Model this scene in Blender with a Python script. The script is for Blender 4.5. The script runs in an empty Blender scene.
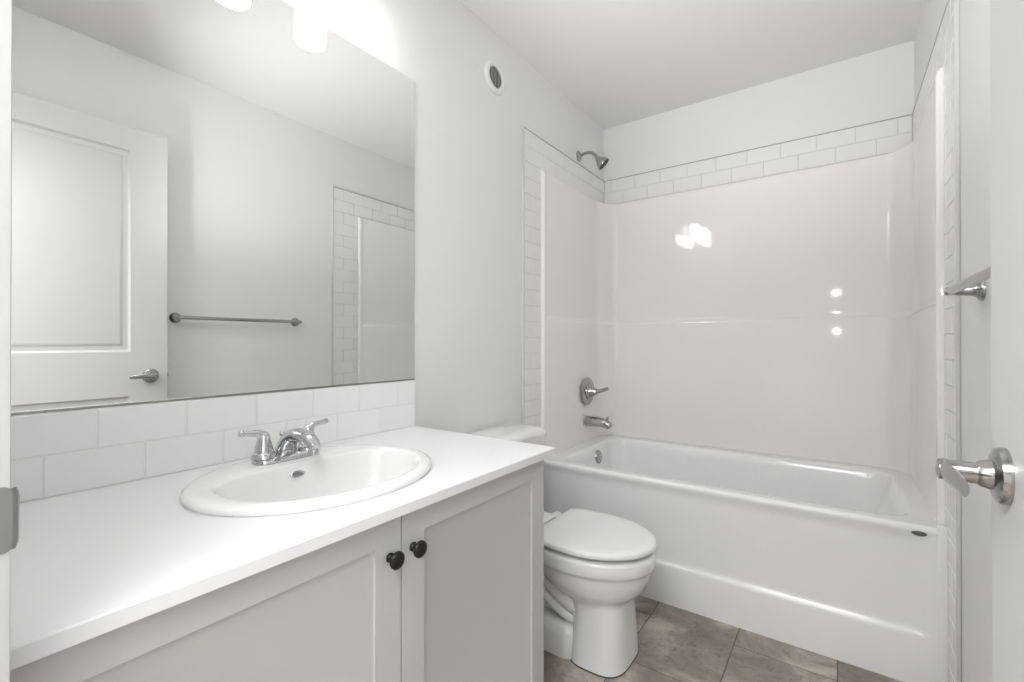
import bpy, bmesh, math
from mathutils import Vector, Matrix

# ---------------------------------------------------------------- scene basics
S = bpy.context.scene
COL = S.collection
PI = math.pi

# camera (fitted to the photograph's two vanishing points)
CX, CZ, YAW, PITCH, FPX = 1.2308, 1.0804, 0.6207, 0.0030, 459.47
cam_d = bpy.data.cameras.new('camera')
cam = bpy.data.objects.new('camera', cam_d)
COL.objects.link(cam)
cam_d.sensor_width = 36.0
cam_d.lens = FPX / 1024 * 36.0
cam_d.clip_start = 0.02
cam.location = (CX, 0.0, CZ)
cam.rotation_euler = (PI / 2 + PITCH, 0, YAW)
S.camera = cam

# view
S.view_settings.view_transform = 'Standard'
S.view_settings.look = 'None'
S.view_settings.gamma = 1.0
S.view_settings.use_curve_mapping = False
S.view_settings.exposure = 0.73

# world: dim neutral daylight that only reaches in through the hallway
wd = bpy.data.worlds.new('world')
S.world = wd
wd.use_nodes = True
wd.node_tree.nodes['Background'].inputs[0].default_value = (0.9, 0.95, 1.0, 1)
wd.node_tree.nodes['Background'].inputs[1].default_value = 0.3

SHADE_POWER = 13.0          # emission of the vanity lamp shades
FRONT_POWER = 13.0
CEILING_FILL_POWER = 43.0  # added fill spot turned up to the ceiling
HALL_POWER = 41.0          # unseen fill light added in the hallway behind the camera


def area(name, loc, size, power, colour=(1, 0.98, 0.95), rot=(0, 0, 0), sy=None):
    l = bpy.data.lights.new(name, 'AREA')
    l.energy = power
    l.color = colour
    l.size = size
    if sy:
        l.shape = 'RECTANGLE'
        l.size_y = sy
    o = bpy.data.objects.new(name, l)
    COL.objects.link(o)
    o.location = loc
    o.rotation_euler = rot
    return o


area('hall_fill', (0.85, -0.85, 2.42), 1.3, HALL_POWER, (0.98, 0.99, 1.0), sy=1.2)  # soft fill added to light the room through the doorway



def aimed_spot(name, loc, power, cone, tilt, turn=0.0, radius=0.05, blend=1.0):
    """spot light aimed by angles: tilt 0 points at the ceiling, 90 straight into the room"""
    l = bpy.data.lights.new(name, 'SPOT')
    l.energy = power
    l.color = (0.975, 0.985, 1.0)
    l.spot_size = math.radians(cone)
    l.spot_blend = blend
    l.shadow_soft_size = radius
    o = bpy.data.objects.new(name, l)
    COL.objects.link(o)
    o.location = loc
    o.rotation_euler = (PI - math.radians(tilt), 0, math.radians(turn))


aimed_spot('ceiling_fill', (0.95, 0.30, 1.15), CEILING_FILL_POWER, 72, 49, -3)  # fill added to brighten the ceiling and the far end
aimed_spot('camera_flash', (1.20, 0.10, 1.42), FRONT_POWER, 84, 82, 22, 0.018)

# ---------------------------------------------------------------- materials


def mat(name, col, rough=0.5, metal=0.0, bump=0.0, bscale=200.0, var=0.0, vscale=3.0, coat=0.0, spec=0.5):
    m = bpy.data.materials.new(name)
    m.use_nodes = True
    nt = m.node_tree
    b = nt.nodes['Principled BSDF']
    b.inputs['Base Color'].default_value = (*col, 1)
    b.inputs['Roughness'].default_value = rough
    b.inputs['Metallic'].default_value = metal
    b.inputs['Specular IOR Level'].default_value = spec
    b.inputs['Coat Weight'].default_value = coat
    b.inputs['Coat Roughness'].default_value = 0.05
    tc = nt.nodes.new('ShaderNodeTexCoord')
    if bump:
        n = nt.nodes.new('ShaderNodeTexNoise')
        n.inputs['Scale'].default_value = bscale
        n.inputs['Detail'].default_value = 3
        nt.links.new(tc.outputs['Object'], n.inputs['Vector'])
        bm = nt.nodes.new('ShaderNodeBump')
        bm.inputs['Strength'].default_value = bump
        bm.inputs['Distance'].default_value = 0.002
        nt.links.new(n.outputs['Fac'], bm.inputs['Height'])
        nt.links.new(bm.outputs['Normal'], b.inputs['Normal'])
    if var:
        n = nt.nodes.new('ShaderNodeTexNoise')
        n.inputs['Scale'].default_value = vscale
        nt.links.new(tc.outputs['Object'], n.inputs['Vector'])
        r = nt.nodes.new('ShaderNodeMapRange')
        r.inputs['To Min'].default_value = rough - var
        r.inputs['To Max'].default_value = rough + var
        nt.links.new(n.outputs['Fac'], r.inputs['Value'])
        nt.links.new(r.outputs['Result'], b.inputs['Roughness'])
    return m


M = {}
M['wall'] = mat('wall_paint', (0.84, 0.84, 0.83), 0.6, bump=0.05, bscale=350)
M['ceiling'] = mat('ceiling_paint', (0.85, 0.835, 0.825), 0.8, bump=0.1, bscale=160)
M['trim'] = mat('trim_paint', (0.66, 0.66, 0.655), 0.35, bump=0.01, bscale=60)
M['door'] = mat('door_paint', (0.67, 0.67, 0.665), 0.38, bump=0.02, bscale=90)
M['counter'] = mat('counter_laminate', (0.86, 0.86, 0.865), 0.42, bump=0.01, bscale=500)
M['cabinet'] = mat('cabinet_paint', (0.59, 0.585, 0.565), 0.42, bump=0.01, bscale=80)
M['dark'] = mat('dark_gap', (0.03, 0.03, 0.03), 0.8, bump=0.02)
M['black'] = mat('black_metal', (0.012, 0.012, 0.012), 0.38, metal=0.3, var=0.05)
M['tile'] = mat('white_glazed_tile', (0.95, 0.95, 0.95), 0.14, bump=0.015, bscale=30)
M['grout'] = mat('pale_grout', (0.88, 0.88, 0.87), 0.9, bump=0.1, bscale=400)
M['shower_tile'] = mat('shower_glazed_tile', (0.88, 0.88, 0.865), 0.22, bump=0.015, bscale=30)
M['shower_grout'] = mat('shower_grout', (0.72, 0.72, 0.70), 0.9, bump=0.1, bscale=400)
M['acrylic'] = mat('gloss_acrylic', (0.935, 0.918, 0.906), 0.035)
M['tub'] = mat('tub_acrylic', (0.93, 0.93, 0.925), 0.14, bump=0.005, bscale=6, coat=0.3)
M['porcelain'] = mat('porcelain', (0.9, 0.9, 0.895), 0.09, bump=0.004, bscale=8, coat=0.4)
M['plastic'] = mat('white_seat_plastic', (0.89, 0.89, 0.885), 0.22, bump=0.005, bscale=60)
M['chrome'] = mat('polished_chrome', (0.60, 0.61, 0.62), 0.05, metal=1.0, var=0.03, vscale=20)
M['nickel'] = mat('brushed_nickel', (0.43, 0.43, 0.42), 0.17, metal=1.0, var=0.06, vscale=60)
M['satin'] = mat('satin_steel', (0.36, 0.355, 0.345), 0.3, metal=1.0, var=0.06, vscale=40)
M['nozzle'] = mat('dark_rubber', (0.03, 0.03, 0.03), 0.6, bump=0.1, bscale=300)
M['vent'] = mat('vent_plastic', (0.84, 0.84, 0.83), 0.4, bump=0.01)
M['vent_slat'] = mat('vent_slat_grey', (0.45, 0.45, 0.44), 0.6, bump=0.01)
M['vent_dark'] = mat('vent_shadow_grey', (0.12, 0.12, 0.115), 0.8, bump=0.05)
M['slot'] = mat('overflow_shadow', (0.22, 0.22, 0.21), 0.7, bump=0.02)
M['tile_line'] = mat('grey_tile_line', (0.48, 0.48, 0.47), 0.8, bump=0.05)
M['contact_shade'] = mat('contact_shadow_dark', (0.10, 0.095, 0.09), 0.8, bump=0.05)  # painted shade under the toilet base
M['badge_grey'] = mat('emblem_grey', (0.16, 0.16, 0.16), 0.35, metal=0.6, var=0.05)

# mirror glass
mm = mat('mirror_silver', (0.88, 0.893, 0.88), 0.003, metal=1.0, var=0.001)
M['mirror'] = mm

# lamp glass
lg = bpy.data.materials.new('lit_frosted_glass')
lg.use_nodes = True
nt = lg.node_tree
b = nt.nodes['Principled BSDF']
b.inputs['Base Color'].default_value = (0.9, 0.9, 0.88, 1)
b.inputs['Roughness'].default_value = 0.25
b.inputs['Emission Color'].default_value = (1, 0.985, 0.97, 1)
b.inputs['Emission Strength'].default_value = SHADE_POWER
M['shade'] = lg

# floor: stone-look porcelain, every tile with its own offset into the veining
fm = bpy.data.materials.new('stone_floor_tile')
fm.use_nodes = True
nt = fm.node_tree
b = nt.nodes['Principled BSDF']
tc = nt.nodes.new('ShaderNodeTexCoord')
geo = nt.nodes.new('ShaderNodeNewGeometry')
mul = nt.nodes.new('ShaderNodeVectorMath')
mul.operation = 'SCALE'
comb = nt.nodes.new('ShaderNodeCombineXYZ')
for k in range(3):
    nt.links.new(geo.outputs['Random Per Island'], comb.inputs[k])
nt.links.new(comb.outputs[0], mul.inputs[0])
mul.inputs['Scale'].default_value = 37.0
add = nt.nodes.new('ShaderNodeVectorMath')
nt.links.new(tc.outputs['Object'], add.inputs[0])
nt.links.new(mul.outputs[0], add.inputs[1])
n1 = nt.nodes.new('ShaderNodeTexNoise')
n1.inputs['Scale'].default_value = 4.2
n1.inputs['Detail'].default_value = 7
n1.inputs['Roughness'].default_value = 0.62
n1.inputs['Distortion'].default_value = 0.6
nt.links.new(add.outputs[0], n1.inputs['Vector'])
cr = nt.nodes.new('ShaderNodeValToRGB')
cr.color_ramp.elements[0].position = 0.34
cr.color_ramp.elements[0].color = (0.21, 0.178, 0.15, 1)
cr.color_ramp.elements[1].position = 0.64
cr.color_ramp.elements[1].color = (0.56, 0.495, 0.44, 1)
e = cr.color_ramp.elements.new(0.5)
e.color = (0.315, 0.27, 0.232, 1)
nt.links.new(n1.outputs['Fac'], cr.inputs['Fac'])
n2 = nt.nodes.new('ShaderNodeTexNoise')
n2.inputs['Scale'].default_value = 34
n2.inputs['Detail'].default_value = 5
n2.inputs['Distortion'].default_value = 1.2
nt.links.new(add.outputs[0], n2.inputs['Vector'])
cr2 = nt.nodes.new('ShaderNodeValToRGB')
cr2.color_ramp.elements[0].position = 0.30
cr2.color_ramp.elements[0].color = (0.62, 0.60, 0.58, 1)
cr2.color_ramp.elements[1].position = 0.46
cr2.color_ramp.elements[1].color = (1, 1, 1, 1)
nt.links.new(n2.outputs['Fac'], cr2.inputs['Fac'])
mx = nt.nodes.new('ShaderNodeMix')
mx.data_type = 'RGBA'
mx.blend_type = 'MULTIPLY'
mx.inputs[0].default_value = 0.8
nt.links.new(cr.outputs['Color'], mx.inputs[6])
nt.links.new(cr2.outputs['Color'], mx.inputs[7])
nt.links.new(mx.outputs[2], b.inputs['Base Color'])
b.inputs['Roughness'].default_value = 0.42
M['floor'] = fm
M['floor_grout'] = mat('floor_grout', (0.16, 0.145, 0.13), 0.9, bump=0.1, bscale=300)

# ---------------------------------------------------------------- mesh helpers


def new():
    return bmesh.new()


def box(bm, lo, hi, bev=0.0, seg=2, mi=0):
    lo, hi = Vector(lo), Vector(hi)
    t = bmesh.new()
    bmesh.ops.create_cube(t, size=1.0, matrix=Matrix.Translation((lo + hi) / 2) @ Matrix.Diagonal((*(hi - lo), 1)))
    if bev:
        bmesh.ops.bevel(t, geom=list(t.edges), offset=bev, segments=seg, affect='EDGES', profile=0.5)
    merge(bm, t, mi)


def merge(bm, t, mi=0):
    vm = {v: bm.verts.new(v.co) for v in t.verts}
    for f in t.faces:
        try:
            nf = bm.faces.new([vm[v] for v in f.verts])
            nf.material_index = mi
        except ValueError:
            pass
    t.free()


def loft(bm, loops, cap0=True, cap1=True, closed=True, mi=0):
    rows = [[bm.verts.new(p) for p in l] for l in loops]
    n = len(rows[0])
    for a, c in zip(rows, rows[1:]):
        for i in range(n if closed else n - 1):
            j = (i + 1) % n
            try:
                bm.faces.new((a[i], a[j], c[j], c[i])).material_index = mi
            except ValueError:
                pass
    if cap0:
        bm.faces.new(list(reversed(rows[0]))).material_index = mi
    if cap1:
        bm.faces.new(rows[-1]).material_index = mi
    return rows


def basis(axis):
    a = Vector(axis).normalized()
    up = Vector((0, 0, 1)) if abs(a.z) < 0.95 else Vector((0, 1, 0))
    u = up.cross(a).normalized()
    v = a.cross(u).normalized()
    return a, u, v


def lathe(bm, origin, axis, prof, seg=32, mi=0, su=1.0, sv=1.0):
    """prof: list of (distance along axis, radius)"""
    a, u, v = basis(axis)
    o = Vector(origin)
    loops = []
    for d, r in prof:
        loops.append([o + a * d + (u * math.cos(2 * PI * k / seg) * su + v * math.sin(2 * PI * k / seg) * sv) * max(r, 1e-4)
                      for k in range(seg)])
    loft(bm, loops, mi=mi)


def tube(bm, pts, radii, seg=14, mi=0, flat=None):
    """sweep of circles (or ellipses: flat = (su, sv)) along a polyline"""
    P = [Vector(p) for p in pts]
    if not isinstance(radii, (list, tuple)):
        radii = [radii] * len(P)
    t0 = (P[1] - P[0]).normalized()
    _, u, v = basis(t0)
    loops = []
    for i, p in enumerate(P):
        if i == 0:
            t = t0
        elif i == len(P) - 1:
            t = (P[-1] - P[-2]).normalized()
        else:
            t = ((P[i + 1] - p).normalized() + (p - P[i - 1]).normalized()).normalized()
        u = (u - t * u.dot(t)).normalized()
        v = t.cross(u).normalized()
        r = radii[i]
        su, sv = flat[i] if flat else (1, 1)
        loops.append([p + u * math.cos(2 * PI * k / seg) * r * su + v * math.sin(2 * PI * k / seg) * r * sv for k in range(seg)])
    loft(bm, loops, mi=mi)


def smooth_path(pts, n=8):
    P = [Vector(p) for p in pts]
    P = [2 * P[0] - P[1]] + P + [2 * P[-1] - P[-2]]
    out = []
    for i in range(1, len(P) - 2):
        for k in range(n):
            t = k / n
            a, b_, c, d = P[i - 1], P[i], P[i + 1], P[i + 2]
            out.append(0.5 * ((2 * b_) + (c - a) * t + (2 * a - 5 * b_ + 4 * c - d) * t * t + (3 * b_ - a - 3 * c + d) * t ** 3))
    out.append(P[-2])
    return out


def interp(vals, n=8):
    return [v.x for v in smooth_path([(x, 0, 0) for x in vals], n)]


def finish(bm):
    bmesh.ops.remove_doubles(bm, verts=bm.verts, dist=1e-6)
    bmesh.ops.recalc_face_normals(bm, faces=bm.faces)


def obj(name, bm, mats, parent=None, smooth=40, fix=True):
    """world-space bmesh -> mesh object; children are expressed relative to their parent"""
    if fix:
        finish(bm)
    if not isinstance(mats, (list, tuple)):
        mats = [mats]
    if parent is not None:
        org = world_loc(parent)
    else:
        xs = [v.co for v in bm.verts]
        org = Vector(((min(c.x for c in xs) + max(c.x for c in xs)) / 2,
                      (min(c.y for c in xs) + max(c.y for c in xs)) / 2, min(c.z for c in xs)))
    bmesh.ops.translate(bm, verts=bm.verts, vec=-org)
    me = bpy.data.meshes.new(name)
    bm.to_mesh(me)
    bm.free()
    for m in mats:
        me.materials.append(m)
    if smooth:
        me.shade_smooth()
        me.set_sharp_from_angle(angle=math.radians(smooth))
    o = bpy.data.objects.new(name, me)
    COL.objects.link(o)
    if parent is not None:
        o.parent = parent
    else:
        o.location = org
    return o


def world_loc(o):
    v = Vector(o.location)
    while o.parent:
        o = o.parent
        v += Vector(o.location)
    return v


def tag(o, label, cat, group=None):
    o['label'] = label
    o['category'] = cat
    if group:
        o['group'] = group
    return o


def thing(name, label, cat, loc, group=None):
    o = bpy.data.objects.new(name, None)
    o.empty_display_size = 0.05
    COL.objects.link(o)
    o.location = loc
    return tag(o, label, cat, group)


def struct(name, bm, m, smooth=0, parent=None):
    o = obj(name, bm, m, parent, smooth)
    if parent is None:
        o['kind'] = 'structure'
    return o


def copy_thing(o, loc):
    c = o.copy()
    COL.objects.link(c)
    c.location = loc
    for ch in list(o.children):
        d = ch.copy()
        COL.objects.link(d)
        d.parent = c
        for g in list(ch.children):
            e_ = g.copy()
            COL.objects.link(e_)
            e_.parent = d
    return c


def offset_loop(L, d):
    """inset a counter-clockwise 2D polygon by d (mitred)"""
    n = len(L)
    out = []
    for i in range(n):
        p0, p1, p2 = Vector(L[i - 1]), Vector(L[i]), Vector(L[(i + 1) % n])
        e1, e2 = (p1 - p0).normalized(), (p2 - p1).normalized()
        n1, n2 = Vector((-e1.y, e1.x)), Vector((-e2.y, e2.x))
        m = (n1 + n2)
        m = m / max(m.dot(n1), 0.2)
        out.append(p1 + m * d)
    return out


def panelled_slab(bm, outer, panels, prof, thick, tf):
    """A slab with profiled panels sunk in its front. 2D loops are counter-clockwise; tf(u, v, w) -> world, w = height above
    the front face. prof: list of (inset, height)."""
    def V(p, w):
        return bm.verts.new(tf(p[0], p[1], w))
    o0 = [V(p, 0) for p in outer]
    ed = [bm.edges.new((o0[i], o0[(i + 1) % len(o0)])) for i in range(len(o0))]
    for L in panels:
        rows = [[V(p, 0) for p in L]]
        for ins, h in prof:
            rows.append([V(p, h) for p in offset_loop(L, ins)])
        n = len(L)
        for i in range(n):
            ed.append(bm.edges.new((rows[0][i], rows[0][(i + 1) % n])))
        for a, c in zip(rows, rows[1:]):
            for i in range(n):
                j = (i + 1) % n
                bm.faces.new((a[i], a[j], c[j], c[i]))
        bm.faces.new(rows[-1])
    bmesh.ops.triangle_fill(bm, use_beauty=True, use_dissolve=False, edges=ed)
    ob = [V(p, -thick) for p in outer]
    n = len(outer)
    for i in range(n):
        j = (i + 1) % n
        bm.faces.new((o0[i], ob[i], ob[j], o0[j]))
    bm.faces.new(list(reversed(ob)))


def rect(u0, v0, u1, v1):
    return [(u0, v0), (u1, v0), (u1, v1), (u0, v1)]


def tile_field(bm, tf, rects, tw, th, u0, v0, half, gap=0.0022, thick=0.007, base=0.0035, bev=0.0012):
    """brick-laid glazed tiles (mat 0) over a grout bed (mat 1), clipped to rects (u0,v0,u1,v1). tf(u,v,w)->world"""
    for (a, c, d, e_) in rects:
        add_uvbox(bm, tf, a, c, d, e_, 0, base, 0, 1)
        r0 = math.floor((c - v0) / th) - 1
        r1 = math.ceil((e_ - v0) / th) + 1
        for r in range(r0, r1):
            off = u0 + (half if r % 2 else 0)
            k0 = math.floor((a - off) / tw) - 1
            k1 = math.ceil((d - off) / tw) + 1
            for k in range(k0, k1):
                x0, x1 = max(a, off + k * tw + gap / 2), min(d, off + (k + 1) * tw - gap / 2)
                y0, y1 = max(c, v0 + r * th + gap / 2), min(e_, v0 + (r + 1) * th - gap / 2)
                if x1 - x0 > 0.006 and y1 - y0 > 0.006:
                    add_uvbox(bm, tf, x0, y0, x1, y1, base * 0.5, thick, bev, 0)


def add_uvbox(bm, tf, u0, v0, u1, v1, w0, w1, bev, mi):
    lo = [(u0, v0), (u1, v0), (u1, v1), (u0, v1)]
    loops = [[tf(*p, w0) for p in lo], [tf(*p, w1 - bev) for p in lo]]
    if bev:
        loops.append([tf(p[0], p[1], w1) for p in offset_loop(lo, bev)])
    loft(bm, loops, cap0=True, mi=mi)


def cubic_rr(x0, y0, x1, y1, r, n=8, rs=None):
    """rounded rectangle, counter-clockwise, same count for every radius"""
    rs = rs or (r, r, r, r)
    out = []
    for (cx, cy, a0, q) in ((x1 - rs[0], y0 + rs[0], -PI / 2, rs[0]), (x1 - rs[1], y1 - rs[1], 0, rs[1]),
                            (x0 + rs[2], y1 - rs[2], PI / 2, rs[2]), (x0 + rs[3], y0 + rs[3], PI, rs[3])):
        for k in range(n + 1):
            a = a0 + PI / 2 * k / n
            out.append((cx + q * math.cos(a), cy + q * math.sin(a)))
    return out


# ---------------------------------------------------------------- dimensions
W, D, H = 1.503, 2.73, 2.44
YF = 0.055                     # room face of the front wall
XL, XR = 0.640, 1.425          # door opening
HALL = -3.20
ZT = 2.104                     # top of the shower tile
ZC = 0.7863                    # counter top
YA, ZR = 1.917, 0.504          # tub apron and rim

# ---------------------------------------------------------------- setting
bm = new()
tf = lambda u, v, w: Vector((v, u, w - 0.008))
add_uvbox(bm, tf, HALL, -0.1, D + 0.1, W + 0.1, -0.1, 0.0065, 0, 1)
tw, th = 0.609, 0.3025
for r in range(-2, 6):
    v0 = 0.011 + r * th
    off = 1.80 if r % 2 == 1 else 1.508
    for k in range(-9, 3):
        a, c = off + k * tw + 0.002, off + (k + 1) * tw - 0.002
        p, q = v0 + 0.002, v0 + th - 0.002
        a, c, p, q = max(a, HALL), min(c, D), max(p, 0.0), min(q, W)
        if c - a > 0.02 and q - p > 0.02:
            add_uvbox(bm, tf, a, p, c, q, 0, 0.008, 0.0012, 0)
struct('floor', bm, [M['floor'], M['floor_grout']])

bm = new(); box(bm, (-0.1, HALL - 0.1, H), (W + 0.1, D + 0.1, H + 0.1)); struct('ceiling', bm, M['ceiling'])
bm = new(); box(bm, (-0.1, HALL, 0), (0, D, H)); struct('wall_left', bm, M['wall'])
bm = new(); box(bm, (W, HALL, 0), (W + 0.1, D, H)); struct('wall_right', bm, M['wall'])
bm = new(); box(bm, (-0.1, D, 0), (W + 0.1, D + 0.1, H)); struct('wall_back', bm, M['wall'])
bm = new(); box(bm, (-0.1, HALL - 0.1, 0), (W + 0.1, HALL, H)); struct('wall_rear', bm, M['wall'])
bm = new()
box(bm, (0, -0.06, 0), (XL - 0.018, YF, H))
box(bm, (XR + 0.018, -0.06, 0), (W, YF, H))
box(bm, (XL - 0.018, -0.06, 2.078), (XR + 0.018, YF, H))
struct('wall_front', bm, M['wall'])

# latch-side door frame with its strike plate
bm = new()
box(bm, (XL - 0.0175, -0.075, 0), (XL, YF + 0.0175, 2.06), 0.002)
box(bm, (XL - 0.075, YF + 0.0003, 0), (XL - 0.018, YF + 0.0175, 2.135), 0.003)
box(bm, (XL, -0.02, 0), (XL + 0.011, 0.016, 2.06), 0.002)
jamb = struct('trim_1', bm, M['trim'], 40)
bm = new()
L = cubic_rr(0.022, 0.897, YF + 0.0180, 0.955, 0.006, 5)
loft(bm, [[Vector((XL - 0.0002, y, z)) for y, z in L], [Vector((XL + 0.0014, y, z)) for y, z in L]])
lp = []
for z in [0.8995 + 0.053 * k / 14 for k in range(15)]:
    e_ = min(1.0, min(z - 0.8985, 0.9535 - z) / 0.008) ** 0.5
    lp.append((z, 0.0105 * e_))
rows = []
for y0, dx in ((0.066, 0.0013), (YF + 0.0185, 0.0012), (YF + 0.0215, 0.0002), (YF + 0.0230, -0.003), (YF + 0.0222, -0.0036), (YF + 0.0185, -0.0002), (0.066, 0.0)):
    rows.append([Vector((XL + dx, y0 if y0 < YF + 0.0184 else YF + 0.0180 + (y0 - YF - 0.0180) * (0.35 + 0.65 * e / 0.0105), z)) for z, e in lp])
loft(bm, rows, closed=False, cap0=False, cap1=False)
sp = obj('strike_plate', bm, M['satin'], jamb)
sp['label'] = 'satin steel strike plate with a rounded lip'

# hinge-side and head frames
bm = new()
box(bm, (XR, -0.075, 0), (XR + 0.0175, YF + 0.004, 2.06), 0.002)
struct('trim_2', bm, M['trim'], 40)
bm = new()
box(bm, (XL - 0.0175, -0.075, 2.0605), (XR + 0.0175, YF + 0.0175, 2.0775), 0.002)
struct('trim_3', bm, M['trim'], 40)

# ---------------------------------------------------------------- open door against the right wall
XD = 1.385                     # room-side face of the open leaf
Y0, Y1 = 0.062, 0.822
bm = new()
up = rect(0.200, 1.038, 0.684, 1.945)
dn = rect(0.200, 0.215, 0.684, 0.838)
tf = lambda u, v, w: Vector((XD - w, u, v))
panelled_slab(bm, rect(Y0, 0.012, Y1, 2.050), [up, dn],
              [(0.002, -0.004), (0.009, -0.0095), (0.026, -0.0095), (0.034, -0.0045), (0.040, -0.0040)], 0.035, tf)
door = struct('door_1', bm, M['door'], 30)
YH, ZH = 0.757, 0.927
bm = new()
lathe(bm, (XD + 0.0002, YH, ZH), (-1, 0, 0), [(0, 0.0325), (0.004, 0.0325), (0.0085, 0.031), (0.011, 0.026), (0.013, 0.0175), (0.022, 0.0150), (0.025, 0.0130)], 40)
hd = obj('door_handle', bm, M['nickel'], door)
hd['label'] = 'satin nickel lever handle'
bm = new()
lathe(bm, (XD - 0.020, YH, ZH), (-1, 0, 0), [(0, 0.0130), (0.002, 0.0138), (0.004, 0.0122), (0.030, 0.0122), (0.038, 0.0118), (0.0395, 0.0075)], 32)
P = smooth_path([(XD - 0.052, YH + 0.009, ZH), (XD - 0.0525, YH - 0.012, ZH + 0.001), (XD - 0.051, YH - 0.042, ZH + 0.001), (XD - 0.049, YH - 0.070, ZH), (XD - 0.048, YH - 0.088, ZH - 0.001)], 6)
R = interp([0.0112, 0.0118, 0.0108, 0.0092, 0.0078], 6)
tube(bm, P, R, 18, flat=[(0.46, 1.0)] * len(P))
obj('lever', bm, M['nickel'], hd)
bm = new()
box(bm, (XD + 0.006, Y1 - 0.0005, ZH - 0.028), (XD + 0.029, Y1 + 0.0012, ZH + 0.028), 0.0005, 1)
box(bm, (XD + 0.011, Y1 + 0.001, ZH - 0.008), (XD + 0.024, Y1 + 0.010, ZH + 0.008), 0.002)
obj('latch', bm, M['satin'], door)
for z in (0.25, 1.02, 1.82):
    bm = new()
    lathe(bm, (XD - 0.004, Y0 - 0.004, z - 0.045), (0, 0, 1), [(0, 0.004), (0.002, 0.006), (0.088, 0.006), (0.09, 0.004)], 14)
    obj('hinge', bm, M['satin'], door)

# ---------------------------------------------------------------- vanity cabinet
YV0, YV1 = YF + 0.003, 1.107
XV = 0.542
t = thing('vanity_cabinet', 'pale grey shaker vanity cabinet with two doors under the white counter', 'cabinet', (0.28, 0.58, 0))
bm = new()
ztop = 0.7648
box(bm, (0.003, YV1 - 0.016, 0.0), (XV, YV1, ztop), 0.001, 1)        # end panel next to the toilet
box(bm, (0.003, YV0, 0.0), (XV, YV0 + 0.016, ztop), 0.001, 1)
box(bm, (0.003, YV0 + 0.016, 0.10), (XV, YV1 - 0.016, 0.116))
box(bm, (0.003, YV0 + 0.016, 0.10), (0.012, YV1 - 0.016, ztop))
box(bm, (XV - 0.018, YV0 + 0.016, 0.72), (XV, YV1 - 0.016, ztop))
box(bm, (XV - 0.018, 0.562, 0.116), (XV, 0.596, 0.72))
obj('carcass', bm, M['cabinet'], t)
bm = new()
box(bm, (XV - 0.075, YV0 + 0.017, 0.0), (XV - 0.06, YV1 - 0.017, 0.0995))
obj('toe_kick', bm, M['cabinet'], t)
for (a, c, yk) in ((YV0 + 0.004, 0.5775, 0.5520), (0.5805, 1.0850, 0.6075)):
    bm = new()
    tf = lambda u, v, w: Vector((XV + 0.0205 + w, u, v))
    panelled_slab(bm, rect(a, 0.105, c, 0.7595), [rect(a + 0.057, 0.162, c - 0.057, 0.7135)], [(0.0008, -0.0052), (0.0022, -0.0058)], 0.0195, tf)
    d = obj('door', bm, M['cabinet'], t, 25)
    bm = new()
    lathe(bm, (XV + 0.0203, yk, 0.689), (1, 0, 0), [(0, 0.0085), (0.0025, 0.0088), (0.004, 0.0065), (0.011, 0.0052), (0.014, 0.0075), (0.0165, 0.0138), (0.019, 0.0158), (0.0225, 0.0160), (0.0255, 0.0135), (0.0275, 0.008), (0.0282, 0.002)], 32)
    k = obj('knob', bm, M['black'], d, 50)
    k['label'] = 'round black knob'

# ---------------------------------------------------------------- countertop (with the sink cut-out)
SX, SY, SA, SB = 0.295, 0.583, 0.256, 0.220     # sink centre, half length (y), half depth (x)
bm = new()
N = 64
YC0, YC1, XC0, XC1 = YF + 0.002, 1.120, 0.002, 0.5818
ang = [2 * PI * k / N for k in range(N)]
hole = [(SX + (SB - 0.028) * math.cos(a), SY + (SA - 0.028) * math.sin(a)) for a in ang]
outl = cubic_rr(XC0, YC0, XC1, YC1, 0.004, 4, rs=(0.001, 0.006, 0.001, 0.001))
ins = offset_loop(outl, 0.002)


def ring_slab(z, loopo, flip):
    vo = [bm.verts.new((x, y, z)) for x, y in loopo]
    vi = [bm.verts.new((x, y, z)) for x, y in hole]
    ed = [bm.edges.new((vo[i], vo[(i + 1) % len(vo)])) for i in range(len(vo))]
    ed += [bm.edges.new((vi[i], vi[(i + 1) % N])) for i in range(N)]
    bmesh.ops.triangle_fill(bm, use_beauty=True, use_dissolve=False, edges=ed)
    return vo, vi


to, ti = ring_slab(ZC, ins, False)
bo, bi = ring_slab(ZC - 0.021, outl, True)
mo = [bm.verts.new((x, y, ZC - 0.002)) for x, y in outl]
n = len(outl)
for i in range(n):
    j = (i + 1) % n
    bm.faces.new((to[i], mo[i], mo[j], to[j]))
    bm.faces.new((mo[i], bo[i], bo[j], mo[j]))
for i in range(N):
    j = (i + 1) % N
    bm.faces.new((ti[i], ti[j], bi[j], bi[i]))
tag(obj('countertop', bm, M['counter'], None, 30), 'plain white slab countertop lying on the grey vanity cabinet', 'countertop')

# ---------------------------------------------------------------- tile backsplash
bm = new()
tf = lambda u, v, w: Vector((0.0006 + w, u, v))
tile_field(bm, tf, [(YF + 0.002, ZC + 0.0003, 1.1215, 0.9475)], 0.1552, 0.0800, 0.191, 0.7862, 0.0776, gap=0.0022, thick=0.0095, base=0.0084)
# rows: the lower row is offset by half a tile
tag(obj('backsplash', bm, [M['tile'], M['grout']], None, 30), 'two rows of glossy white subway tile standing between the counter and the mirror', 'backsplash')

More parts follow.
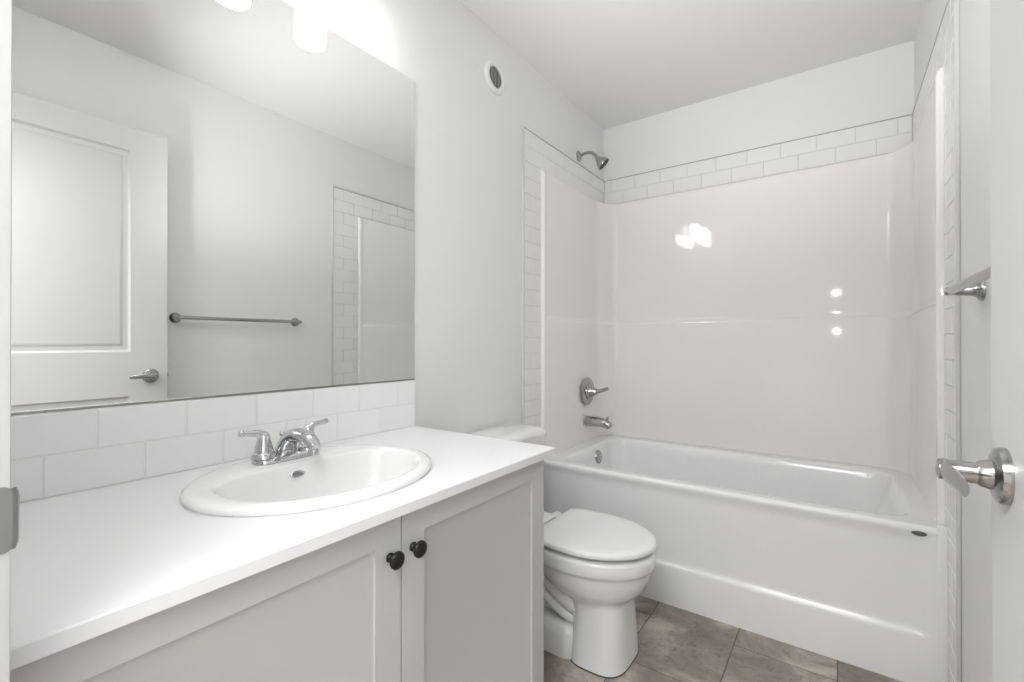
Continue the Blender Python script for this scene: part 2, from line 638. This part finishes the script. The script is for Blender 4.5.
# ---------------------------------------------------------------- mirror
t = thing('wall_mirror', 'large frameless mirror on the wall above the tiled backsplash', 'mirror', (0.0, 0.6, 0.948))
bm = new(); box(bm, (0.0068, YF + 0.012, 0.9505), (0.0078, 1.1183, 2.005), 0.0004, 1)
obj('glass', bm, M['mirror'], t, 0)
bm = new(); box(bm, (0.0006, YF + 0.013, 0.9505), (0.0067, 1.1175, 2.0043))
obj('backing', bm, M['badge_grey'], t, 0)
bm = new()
box(bm, (0.0006, YF + 0.012, 0.9478), (0.0098, 1.1183, 0.9503), 0.0003, 1)
box(bm, (0.0080, YF + 0.012, 0.9503), (0.0098, 1.1183, 0.9530), 0.0003, 1)
obj('bottom_channel', bm, M['satin'], t, 0)

# ---------------------------------------------------------------- drop-in basin
t = thing('wash_basin', 'oval white drop-in wash basin set in the white counter', 'sink', (SX, SY, ZC))


def bowl_pt(a, s, dz):
    """bowl outline, D-shaped: flat towards the wall; s scales about the bowl centre"""
    bx, by = 0.315, 0.587
    c, q = math.cos(a), math.sin(a)
    ry = 0.214
    if c >= 0:
        x, y = 0.168 * c, ry * q
    else:
        e2 = 2 / 3.0
        x, y = -0.104 * abs(c) ** e2, ry * math.copysign(abs(q) ** e2, q)
    return Vector((bx + x * s - (0.0) + dz * 0.0, by + y * s, ZC + dz))


N = 96
ang = [2 * PI * k / N for k in range(N)]
ell = lambda sa, z: [Vector((SX + (SB + sa) * math.cos(a), SY + (SA + sa) * math.sin(a), ZC + z)) for a in ang]
loops = [ell(-0.034, 0.0006), ell(0.0, 0.0006), ell(0.002, 0.006), ell(0.0005, 0.011), ell(-0.005, 0.0148), ell(-0.013, 0.0165), ell(-0.020, 0.0166)]
for s, dz in ((1.03, 0.0164), (1.01, 0.0150), (0.995, 0.011), (0.975, 0.0), (0.93, -0.03), (0.88, -0.06), (0.80, -0.09), (0.66, -0.113), (0.42, -0.128), (0.2, -0.133), (0.08, -0.135)):
    loops.append([bowl_pt(a, s, dz) for a in ang])
bm = new()
loft(bm, loops, cap0=False, cap1=True)
# underside shell
lo2 = [ell(-0.034, 0.0006)] + [[bowl_pt(a, s, dz) for a in ang] for s, dz in ((1.02, -0.022), (0.98, -0.06), (0.9, -0.10), (0.7, -0.128), (0.3, -0.148))]
loft(bm, lo2, cap0=False, cap1=True)
obj('basin', bm, M['porcelain'], t, 60)
bm = new()
lathe(bm, (0.315, 0.592, ZC - 0.1352), (0, 0, 1), [(0, 0.023), (0.002, 0.023), (0.003, 0.020), (0.001, 0.012), (0.0015, 0.011), (0.004, 0.010)], 28)
obj('drain', bm, M['chrome'], t)
bm = new()
# overflow plate on the wall-side slope of the bowl
nrm = Vector((0.93, 0, 0.36))
c0 = Vector((0.2185, 0.571, ZC - 0.007))
lathe(bm, c0, nrm, [(-0.004, 0.0165), (0.0015, 0.0165), (0.0028, 0.0145), (0.0014, 0.0118), (0.0014, 0.0005)], 32, sv=0.46)
obj('overflow_cover', bm, M['chrome'], t)['label'] = 'small oval chrome overflow cover'
bm = new()
lathe(bm, c0 + nrm * 0.0013, nrm, [(0.0002, 0.0112), (0.0006, 0.0112)], 24, sv=0.4)
obj('overflow_slot', bm, M['slot'], t)

# ---------------------------------------------------------------- basin faucet
FX, FY, FZ = 0.150, 0.583, ZC + 0.0168
t = thing('basin_faucet', 'polished chrome two-handle faucet standing behind the basin bowl', 'faucet', (FX, FY, FZ))
bm = new()
loops = []
for s, z in ((0.0, 0.0), (0.0, 0.006), (-0.003, 0.011), (-0.009, 0.014)):
    loops.append([Vector((FX + x, FY + y, FZ + z)) for x, y in cubic_rr(-0.029 - s, -0.078 - s, 0.029 + s, 0.078 + s, 0.028 + s, 8)])
loft(bm, loops)
obj('base_plate', bm, M['chrome'], t)
for s in (-1, 1):
    hy = FY + s * 0.054
    bm = new()
    lathe(bm, (FX, hy, FZ + 0.012), (0, 0, 1), [(0, 0.0265), (0.006, 0.0255), (0.012, 0.0225), (0.013, 0.0205), (0.018, 0.0200), (0.030, 0.0170), (0.042, 0.0140), (0.050, 0.0128), (0.056, 0.0105), (0.060, 0.005), (0.061, 0.001)], 36)
    h = obj('handle', bm, M['chrome'], t)
    bm = new()
    P = smooth_path([(FX, hy - s * 0.003, FZ + 0.046), (FX, hy + s * 0.002, FZ + 0.060), (FX, hy + s * 0.013, FZ + 0.0695), (FX, hy + s * 0.029, FZ + 0.0715), (FX - 0.001, hy + s * 0.046, FZ + 0.0735)], 6)
    R = interp([0.0130, 0.0115, 0.0085, 0.0070, 0.0062], 6)
    tube(bm, P, R, 16)
    e0 = P[-1]
    lathe(bm, e0 - Vector((0, s * 0.003, 0.0005)), (0, s, 0.12), [(0, 0.0062), (0.003, 0.0074), (0.007, 0.0076), (0.010, 0.0062), (0.0115, 0.001)], 18)
    obj('lever', bm, M['chrome'], h)
bm = new()
P = smooth_path([(FX - 0.008, FY, FZ + 0.008), (FX + 0.002, FY, FZ + 0.034), (FX + 0.026, FY, FZ + 0.056), (FX + 0.066, FY, FZ + 0.062), (FX + 0.102, FY, FZ + 0.054), (FX + 0.124, FY, FZ + 0.038)], 7)
R = interp([0.0265, 0.0225, 0.0195, 0.0185, 0.0170, 0.0135], 7)
tube(bm, P, R, 24, flat=[(1.0, 0.85)] * len(P))
sp = obj('spout', bm, M['chrome'], t, 60)
bm = new()
lathe(bm, (FX + 0.113, FY, FZ + 0.048), (0.12, 0, -1), [(0, 0.0110), (0.018, 0.0112), (0.019, 0.0098), (0.024, 0.0098)], 24)
obj('aerator', bm, M['chrome'], sp)
bm = new()
lathe(bm, (FX - 0.020, FY, FZ + 0.010), (-0.05, 0, 1), [(0, 0.0025), (0.040, 0.0025), (0.041, 0.005), (0.046, 0.0065), (0.051, 0.005), (0.053, 0.001)], 16)
obj('lift_rod', bm, M['chrome'], t)

# ---------------------------------------------------------------- vanity light
LX, LYS, LZ = 0.0965, (0.335, 0.557, 0.779), 1.990
t = thing('vanity_light', 'three-lamp bar light with lit white shades on the wall above the mirror', 'light', (0, 0.562, 2.0))
bm = new()
box(bm, (0.0006, 0.562 - 0.29, 2.185), (0.022, 0.562 + 0.29, 2.265), 0.004, 3)
obj('back_plate', bm, M['nickel'], t)
for y in LYS:
    bm = new()
    tube(bm, smooth_path([(0.018, y, 2.225), (0.060, y, 2.232), (0.090, y, 2.215), (LX, y, 2.17)], 6), 0.0065, 12)
    lathe(bm, (LX, y, 2.165), (0, 0, -1), [(0, 0.010), (0.004, 0.030), (0.010, 0.048), (0.022, 0.0495), (0.034, 0.0495), (0.036, 0.048)], 24)
    a = obj('arm', bm, M['nickel'], t)
    bm = new()
    lathe(bm, (LX, y, LZ), (0, 0, 1), [(0.006, 0.001), (0.0055, 0.032), (0.002, 0.0365), (0.0, 0.0395), (0.002, 0.0425), (0.010, 0.0440), (0.136, 0.0440), (0.140, 0.042), (0.142, 0.030)], 40)
    obj('lamp_shade', bm, M['shade'], a, 50)

# ---------------------------------------------------------------- round wall vent
t = thing('wall_vent', 'small round white vent grille high on the left wall', 'vent', (0, 1.588, 2.238))
bm = new()
lathe(bm, (0.0006, 1.588, 2.238), (1, 0, 0), [(0, 0.072), (0.004, 0.072), (0.010, 0.067), (0.013, 0.058), (0.013, 0.051), (0.009, 0.046), (0.002, 0.045)], 48)
obj('ring', bm, M['vent'], t)
bm = new()
lathe(bm, (0.0028, 1.588, 2.238), (1, 0, 0), [(0, 0.0435), (0.0010, 0.0435)], 40)
obj('core', bm, M['vent_dark'], t)['label'] = 'dark opening behind the slats'
bm = new()
for k in range(-5, 6):
    z = k * 0.0085
    w = math.sqrt(max(0.0445 ** 2 - z * z, 0.0001))
    L = [(0.004, z - 0.0006), (0.0075, z - 0.0010), (0.0075, z + 0.0002), (0.004, z + 0.0006)]
    loft(bm, [[Vector((x, 1.588 - w, 2.238 + q)) for x, q in L], [Vector((x, 1.588 + w, 2.238 + q)) for x, q in L]])
for k in (-1, 0, 1):
    y = k * 0.024
    w = math.sqrt(0.0445 ** 2 - y * y)
    box(bm, (0.004, 1.588 + y - 0.0008, 2.238 - w), (0.0080, 1.588 + y + 0.0008, 2.238 + w))
obj('grille', bm, M['vent_slat'], t, 0)['label'] = 'grey slats of the grille'

# ---------------------------------------------------------------- shower tile border
YBS = (1.803, 1.768)           # front edge of the tile on the two side walls
YS = 1.962                     # front edge of the surround
ZS = 1.950                     # top of the surround
t = thing('tile_border', 'white subway tile border framing the bath surround on three walls', 'tile border', (0.75, D, 0))
bm = new()
tile_field(bm, lambda u, v, w: Vector((u, D - 0.0006 - w, v)), [(0.009, ZS - 0.002, W - 0.009, ZT)], 0.1545, 0.0768, 0.132, ZT - 2 * 0.0768, 0.0765, gap=0.002)
obj('back_band', bm, [M['shower_tile'], M['shower_grout']], t, 30)
for s in (0, 1):
    YB = YBS[s]
    zj = (0.002, 0.012)[s]
    bm = new()
    tf = (lambda u, v, w: Vector((0.0006 + w, u, v))) if s == 0 else (lambda u, v, w: Vector((W - 0.0006 - w, u, v)))
    tile_field(bm, tf, [(YB + 0.005, ZS - 0.002, D - 0.0012, ZT), (YB + 0.005, ZR + zj, YS - 0.0015, ZS - 0.002), (YB + 0.005, 0.001, YA - 0.004, ZR + zj)],
               0.1545, 0.0768, YB + 0.005, ZT - 28 * 0.0768, 0.0765, gap=0.002)
    obj('side_band', bm, [M['shower_tile'], M['shower_grout']], t, 30)
    bm = new()
    x0, x1 = (0.0006, 0.0115) if s == 0 else (W - 0.0115, W - 0.0006)
    box(bm, (x0, YB - 0.004, 0.001), (x1, YB + 0.0045, ZT + 0.006), 0.0012, 2)
    obj('edge_trim', bm, M['trim'], t)['label'] = 'slim white edge strip'

bm = new()
zt0, zt1 = ZT + 0.0002, ZT + 0.0034  # thin grey strip along the upper edge of the tile
box(bm, (0.0085, D - 0.0085, zt0), (W - 0.0085, D - 0.0006, zt1))
box(bm, (0.0006, YBS[0] + 0.005, zt0), (0.0085, D - 0.0006, zt1))
box(bm, (W - 0.0085, YBS[1] + 0.005, zt0), (W - 0.0006, D - 0.0006, zt1))
obj('tile_top_line', bm, M['tile_line'], t, 0)['label'] = 'thin grey line along the top of the tile'

# ---------------------------------------------------------------- moulded bath surround
t = thing('bath_surround', 'glossy off-white moulded wall surround standing on the bathtub rim', 'bath surround', (0.75, D, ZR))


def u_path(off, back=None, y0=YS + 0.004):
    """plan of the inner surface: left wall, splayed corner, back wall, splayed corner, right wall"""
    yb = D - (off if back is None else back)
    x0 = off

    def bend(p, q, r, n=6):
        return [(p[0] * (1 - t) ** 2 + 2 * q[0] * t * (1 - t) + r[0] * t * t, p[1] * (1 - t) ** 2 + 2 * q[1] * t * (1 - t) + r[1] * t * t)
                for t in [k / n for k in range(n + 1)]]
    a, c = (x0, yb - 0.105), (x0 + 0.062, yb)
    d = ((c[0] - a[0]) * 0.28, (c[1] - a[1]) * 0.28)
    L = [(x0, y0 + (a[1] - 0.03 - y0) * k / 4) for k in range(4)]
    L += bend((x0, a[1] - 0.03), a, (a[0] + d[0], a[1] + d[1]))
    L += bend((c[0] - d[0], c[1] - d[1]), c, (c[0] + 0.03, yb))
    R_ = [(W - x, y) for x, y in reversed(L)]
    xa = c[0] + 0.03
    return L + [(xa + (W - 2 * xa) * k / 12, yb) for k in range(1, 12)] + R_


bm = new()
rows = []
for off, z in ((0.0008, ZR + 0.001), (0.026, ZR + 0.001), (0.025, ZR + 0.02), (0.0240, 1.185), (0.0230, 1.196), (0.0200, 1.203), (0.0155, 1.206), (0.0130, 1.210), (0.0120, 1.218), (0.0126, 1.235), (0.0170, 1.45), (0.0215, 1.66), (0.0255, 1.85), (0.0268, 1.915), (0.0270, 1.925), (0.0260, 1.936), (0.0220, 1.943), (0.0160, 1.946), (0.0008, ZS - 0.003)):
    rows.append([Vector((x, y, z)) for x, y in u_path(min(off, 0.018) if z > 1.21 else off, off)])
loft(bm, rows, closed=False, cap0=False, cap1=False)
obj('wall_panel', bm, M['acrylic'], t, 50)
for s in (0, 1):
    bm = new()
    L = [(0.0008, YS), (0.019, YS), (0.0235, YS + 0.002), (0.0252, YS + 0.007), (0.0252, YS + 0.014), (0.024, YS + 0.022), (0.018, YS + 0.034), (0.0008, YS + 0.036)]
    f = (lambda x: x) if s == 0 else (lambda x: W - x)
    sc = lambda x, k: 0.0008 + (x - 0.0008) * k
    loft(bm, [[Vector((f(sc(x, k)), y, z)) for x, y in L] for z, k in ((ZR + 0.001, 1), (ZS - 0.03, 1), (ZS - 0.012, 0.9), (ZS - 0.004, 0.6))])
    obj('front_flange', bm, M['acrylic'], t, 50)

# ---------------------------------------------------------------- bathtub
t = thing('bathtub', 'white alcove bathtub with a stepped apron between the tiled side walls', 'bathtub', (0.75, 2.3, 0))
e = 0.0015
X0, X1, YB_ = e, W - e, D - e
bm = new()
nn = 8


def rr(x0, y0, x1, y1, r, z):
    return [Vector((x, y, z)) for x, y in cubic_rr(x0, y0, x1, y1, r, nn)]


loops = [rr(X0, YA + 0.001, X1, YB_, 0.004, ZR - 0.020), rr(X0, YA, X1, YB_, 0.004, ZR - 0.012), rr(X0, YA + 0.003, X1, YB_, 0.004, ZR - 0.004),
         rr(X0, YA + 0.010, X1, YB_, 0.004, ZR), rr(X0 + 0.004, YA + 0.016, X1 - 0.004, YB_ - 0.004, 0.006, ZR), rr(0.094, YA + 0.052, 1.430, 2.646, 0.097, ZR),
         rr(0.100, YA + 0.058, 1.424, 2.640, 0.095, ZR - 0.001), rr(0.106, YA + 0.064, 1.418, 2.634, 0.092, ZR - 0.004), rr(0.112, YA + 0.071, 1.410, 2.628, 0.09, ZR - 0.013),
         rr(0.120, YA + 0.080, 1.392, 2.620, 0.09, ZR - 0.06), rr(0.140, YA + 0.098, 1.330, 2.600, 0.10, ZR - 0.22), rr(0.165, YA + 0.12, 1.27, 2.580, 0.11, 0.16), rr(0.20, YA + 0.155, 1.22, 2.545, 0.10, 0.125), rr(0.28, YA + 0.22, 1.14, 2.48, 0.06, 0.115)]
loft(bm, loops, cap0=False, cap1=True)
obj('basin', bm, M['tub'], t, 55)
# apron: recessed field, proud skirt and plain right end
bm = new()
prof = [(0.001, ZR - 0.0205), (0.002, ZR - 0.026), (0.005, ZR - 0.034), (0.008, ZR - 0.044), (0.0095, ZR - 0.060), (0.0125, 0.190), (0.0122, 0.178), (0.0100, 0.1690), (0.0050, 0.1640), (0.0015, 0.1585), (0.0, 0.150), (0.0, 0.0)]
xs = [X0, 0.02, 0.05, 0.2, 0.5, 0.8, 1.1, 1.38, 1.425, 1.440, 1.452, 1.462, 1.470, 1.478, X1]
def apron_pt(x, dy, z):
    k = min(1.0, max(0.0, (1.470 - x) / 0.045))
    k = k * k * (3 - 2 * k)
    return Vector((x, YA + dy * k, z))
loft(bm, [[apron_pt(x, dy, z) for x in xs] for dy, z in prof], closed=False, cap0=False, cap1=False)
loft(bm, [[Vector((x, YA + 0.03, z)) for x in (X0, X1)] for z in (ZR - 0.0205, 0.0)], closed=False, cap0=False, cap1=False)
box(bm, (W - 0.030, YA - 0.0012, 0.0), (W - 0.0018, YA + 0.030, ZR + 0.010), 0.004, 3)
obj('apron', bm, M['tub'], t, 50)
bm = new()
lathe(bm, (1.431, YA + 0.014, 0.4805), (0, -1, 0), [(0, 0.019), (0.013, 0.019), (0.0150, 0.017), (0.0155, 0.001)], 32, sv=0.42)
obj('emblem', bm, M['badge_grey'], t)['label'] = 'dark grey oval emblem'
bm = new()
lathe(bm, (0.118, 2.385, 0.437), (1, 0, 0.12), [(0, 0.038), (0.006, 0.038), (0.012, 0.033), (0.015, 0.012), (0.014, 0.001)], 32)
obj('overflow_plate', bm, M['nickel'], t)
bm = new()
lathe(bm, (0.33, 2.33, 0.1145), (0, 0, 1), [(0, 0.035), (0.003, 0.034), (0.004, 0.020), (0.008, 0.018), (0.009, 0.001)], 28)
obj('drain', bm, M['nickel'], t)

# ---------------------------------------------------------------- bath fittings
YP = 2.385
t = thing('wall_shower', 'brushed nickel shower head on a bent arm above the tile border', 'shower', (0, YP, 2.157))
bm = new()
lathe(bm, (0.0005, YP, 2.157), (1, 0, 0), [(0, 0.032), (0.003, 0.031), (0.007, 0.022), (0.010, 0.012), (0.013, 0.010)], 32)
obj('flange', bm, M['nickel'], t)
bm = new()
P = smooth_path([(0.004, YP, 2.157), (0.040, YP, 2.164), (0.072, YP, 2.162), (0.096, YP, 2.147), (0.116, YP + 0.001, 2.120)], 6)
tube(bm, P, 0.0085, 14)
obj('arm', bm, M['nickel'], t)
bm = new()
lathe(bm, (0.112, YP, 2.124), (0.64, 0.30, -0.707), [(0, 0.010), (0.006, 0.0135), (0.013, 0.0140), (0.022, 0.022), (0.038, 0.033), (0.055, 0.0385), (0.059, 0.0375)], 32)
h = obj('head', bm, M['nickel'], t)
bm = new()
lathe(bm, Vector((0.112, YP, 2.124)) + Vector((0.64, 0.30, -0.707)) * 0.0592, (0.64, 0.30, -0.707), [(0, 0.0355), (0.0015, 0.0345)], 32)
obj('nozzle_plate', bm, M['nozzle'], h)['label'] = 'black nozzle face'

YV = 2.425
t = thing('shower_valve', 'brushed nickel round shower control above the tub spout', 'shower control', (0.03, YV, 0.797))
bm = new()
lathe(bm, (0.0335, YV, 0.797), (1, 0, 0), [(0, 0.080), (0.003, 0.080), (0.009, 0.074), (0.012, 0.060), (0.013, 0.040), (0.016, 0.034)], 48)
obj('escutcheon', bm, M['nickel'], t)
bm = new()
lathe(bm, (0.048, YV, 0.797), (1, 0, 0), [(0, 0.046), (0.004, 0.044), (0.008, 0.034), (0.016, 0.030), (0.024, 0.027), (0.038, 0.022), (0.046, 0.018), (0.0475, 0.004)], 36)
h = obj('handle', bm, M['nickel'], t)
bm = new()
P = smooth_path([(0.078, YV, 0.797), (0.100, YV + 0.012, 0.800), (0.120, YV + 0.038, 0.806), (0.132, YV + 0.064, 0.812)], 6)
tube(bm, P, interp([0.015, 0.0125, 0.011, 0.0095], 6), 16)
obj('lever', bm, M['nickel'], h)

YP = 2.425
t = thing('tub_spout', 'brushed nickel tub spout with diverter knob below the round control', 'tub spout', (0.03, YP, 0.62))
bm = new()
P = [(0.0335, YP, 0.625), (0.040, YP, 0.625), (0.11, YP, 0.625), (0.140, YP, 0.622), (0.165, YP, 0.612), (0.176, YP, 0.602)]
tube(bm, P, [0.029, 0.030, 0.028, 0.0265, 0.023, 0.017], 28)
obj('body', bm, M['nickel'], t, 50)
bm = new()
lathe(bm, (0.160, YP, 0.634), (0, 0, 1), [(0, 0.0045), (0.016, 0.0045), (0.017, 0.007), (0.024, 0.0075), (0.026, 0.004)], 18)
obj('diverter_knob', bm, M['nickel'], t)

# ---------------------------------------------------------------- toilet
TY = 1.500
t = thing('toilet', 'white porcelain toilet with closed lid between the vanity and the bathtub', 'toilet', (0.4, TY, 0))
NT = 64


def egg(xb, xf, hw, z, sq=2.0, cx=None, y=TY, n=NT, sqb=None):
    """egg-shaped plan loop from xb (wall side) to xf (front)"""
    cx = cx if cx is not None else xb + (xf - xb) * 0.45
    out = []
    for k in range(n):
        a = 2 * PI * k / n
        c, q = math.cos(a), math.sin(a)
        ex = 2 / (sq if c >= 0 else (sqb or sq))
        rx = (xf - cx) if c >= 0 else (cx - xb)
        out.append(Vector((cx + rx * math.copysign(abs(c) ** ex, c), y + hw * math.copysign(abs(q) ** ex, q), z)))
    return out


bm = new()
# bowl, rim band and front pedestal in one loft
secs = [egg(0.465, 0.658, 0.126, 0.002, 3.4, 0.545), egg(0.465, 0.657, 0.125, 0.02, 3.4, 0.545), egg(0.47, 0.652, 0.120, 0.09, 3.4, 0.545),
        egg(0.47, 0.648, 0.115, 0.17, 3.2, 0.545), egg(0.46, 0.647, 0.115, 0.203, 3.0, 0.53), egg(0.43, 0.652, 0.121, 0.217, 2.6, 0.51),
        egg(0.39, 0.674, 0.138, 0.232, 2.3, 0.50), egg(0.34, 0.700, 0.156, 0.258, 2.15, 0.49), egg(0.30, 0.713, 0.167, 0.292, 2.1, 0.48),
        egg(0.285, 0.718, 0.171, 0.314, 2.1, 0.48), egg(0.28, 0.7205, 0.1735, 0.323, 2.1, 0.48), egg(0.275, 0.727, 0.179, 0.329, 2.1, 0.48), egg(0.272, 0.7295, 0.1812, 0.335, 2.1, 0.48), egg(0.27, 0.729, 0.181, 0.366, 2.1, 0.48), egg(0.27, 0.726, 0.179, 0.374, 2.1, 0.48), egg(0.275, 0.717, 0.172, 0.378, 2.1, 0.48)]
loft(bm, secs)
# rear shelf that carries the tank
sh = [cubic_rr(0.035, TY - w, 0.34, TY + w, 0.05, 7) for w in (0.105, 0.13, 0.135)]
loft(bm, [[Vector((x, y, z)) for x, y in l] for l, z in zip((sh[0], sh[1], sh[2], sh[2]), (0.30, 0.325, 0.345, 0.376))])
# web behind the pedestal and foot
box(bm, (0.13, TY - 0.055, 0.002), (0.51, TY + 0.055, 0.31), 0.02, 3)
lp = cubic_rr(0.14, TY - 0.122, 0.50, TY + 0.122, 0.05, 7)
loft(bm, [[Vector((x, y, 0.002)) for x, y in lp], [Vector((x, y, 0.076)) for x, y in lp], [Vector((x, y, 0.092)) for x, y in offset_loop(lp, 0.006)], [Vector((x, y, 0.108)) for x, y in offset_loop(lp, 0.022)], [Vector((x, y, 0.112)) for x, y in offset_loop(lp, 0.045)]])
tb = obj('bowl', bm, M['porcelain'], t, 50)
for s in (-1, 1):
    bm = new()
    yy = TY + s * 0.066
    P = smooth_path([(0.54, yy, 0.150), (0.47, yy + s * 0.008, 0.178), (0.41, yy + s * 0.010, 0.214), (0.35, yy + s * 0.006, 0.258), (0.29, yy, 0.272), (0.24, yy, 0.235), (0.22, yy, 0.16), (0.22, yy, 0.04)], 6)
    tube(bm, P, interp([0.030, 0.034, 0.035, 0.036, 0.038, 0.042, 0.05, 0.052], 6), 20)
    P = smooth_path([(0.50, yy, 0.110), (0.455, yy + s * 0.022, 0.136), (0.40, yy + s * 0.022, 0.160), (0.34, yy + s * 0.012, 0.192), (0.28, yy, 0.205)], 6)
    tube(bm, P, interp([0.014, 0.017, 0.018, 0.020, 0.022], 6), 16)
    obj('trapway', bm, M['porcelain'], t, 60)
    bm = new()
    lathe(bm, (0.33, TY + s * 0.085, 0.108), (0, 0, 1), [(0, 0.016), (0.010, 0.0155), (0.018, 0.010), (0.021, 0.001)], 20)
    obj('bolt_cap', bm, M['plastic'], t)
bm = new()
oa = egg(0.465, 0.658, 0.126, 0.0, 3.4, 0.545)  # dark ring in place of the contact shadow around the base
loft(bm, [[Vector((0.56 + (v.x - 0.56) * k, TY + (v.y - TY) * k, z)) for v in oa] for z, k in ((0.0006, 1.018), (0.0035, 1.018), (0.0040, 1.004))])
obj('base_contact_shadow', bm, M['contact_shade'], t, 0)['label'] = 'contact shadow modelled as a dark ring where the base meets the floor'
# seat and lid
bm = new()
lo = [egg(0.35, 0.708, 0.158, z, 2.1, 0.48, sqb=3) for z in (0.3795, 0.382, 0.391, 0.3935)]
lo[0] = egg(0.352, 0.706, 0.156, 0.3795, 2.1, 0.48, sqb=3)
lo[3] = egg(0.352, 0.706, 0.156, 0.3935, 2.1, 0.48, sqb=3)
loft(bm, lo)
obj('seat', bm, M['plastic'], t, 40)
bm = new()

def lid(d, z):
    """lid outline: round front, flat hinge edge with crisp corners"""
    out = []
    xc, xf, xb, hw = 0.505, 0.733 - d, 0.342 + d, 0.184 - d
    for k in range(33):
        a = -PI / 2 + PI * k / 32
        out.append((xc + (xf - xc) * math.cos(a) ** 0.98, hw * math.sin(a)))
    side = [(0.46, 0.997), (0.42, 0.975), (0.39, 0.945), (0.365, 0.90), (0.350, 0.845)]
    wb = [(xb + (x - 0.342) * (xc - xb) / (0.505 - 0.342), hw * w) for x, w in side] + [(xb + 0.001, hw * 0.795), (xb, hw * 0.75)]
    back = [(xb, hw * 0.75 * (1 - 2 * k / 8)) for k in range(1, 8)]
    out += wb + back + [(x, -y) for x, y in reversed(wb)]
    return [Vector((x, TY + y, z)) for x, y in out]


loft(bm, [lid(0.005, 0.3940), lid(0.001, 0.3950), lid(0.0, 0.398), lid(0.0005, 0.406), lid(0.003, 0.4105), lid(0.008, 0.4125), lid(0.04, 0.4140), lid(0.10, 0.415)])
obj('lid', bm, M['plastic'], t, 50)
bm = new()
for s in (-1, 1):
    box(bm, (0.295, TY + s * 0.075 - 0.022, 0.3775), (0.341, TY + s * 0.075 + 0.022, 0.404), 0.008, 3)
box(bm, (0.305, TY - 0.1, 0.392), (0.330, TY + 0.1, 0.408), 0.006, 3)
obj('hinge', bm, M['plastic'], t)
# tank
bm = new()
tk = lambda d, z: [Vector((x, y, z)) for x, y in cubic_rr(0.016 + d * 0.3, TY - 0.202 + d, 0.196 - d, TY + 0.202 - d, 0.035, 7)]
loft(bm, [tk(0.03, 0.389), tk(0.02, 0.40), tk(0.013, 0.46), tk(0.004, 0.62), tk(0.003, 0.682)])
obj('tank', bm, M['porcelain'], t, 50)
bm = new()
loft(bm, [tk(0.002, 0.683), tk(-0.009, 0.685), tk(-0.011, 0.692), tk(-0.010, 0.702), tk(-0.004, 0.710), tk(0.012, 0.716), tk(0.04, 0.719)])
obj('tank_lid', bm, M['porcelain'], t, 60)
bm = new()
lathe(bm, (0.194, TY - 0.145, 0.64), (1, 0, 0), [(0, 0.014), (0.006, 0.013), (0.010, 0.007), (0.018, 0.006)], 20)
tube(bm, [(0.208, TY - 0.147, 0.64), (0.212, TY - 0.11, 0.637), (0.214, TY - 0.075, 0.632)], [0.006, 0.0055, 0.007], 12)
obj('flush_lever', bm, M['chrome'], t)

# ---------------------------------------------------------------- towel bar on the right wall
ZB = 1.204
t = thing('towel_bar', 'brushed nickel towel bar on the right wall beyond the open door', 'towel bar', (W, 1.2, ZB))
for y in (0.893, 1.515):
    bm = new()
    lathe(bm, (W - 0.0005, y, ZB), (-1, 0, 0), [(0, 0.0265), (0.004, 0.0262), (0.008, 0.023), (0.013, 0.0165), (0.022, 0.0135), (0.043, 0.0115), (0.054, 0.0105), (0.063, 0.0105), (0.0665, 0.008), (0.067, 0.001)], 32)
    obj('post', bm, M['nickel'], t)
bm = new()
tube(bm, [(W - 0.057, 0.889, ZB), (W - 0.057, 1.2, ZB), (W - 0.057, 1.519, ZB)], 0.0095, 20)
obj('bar', bm, M['nickel'], t)
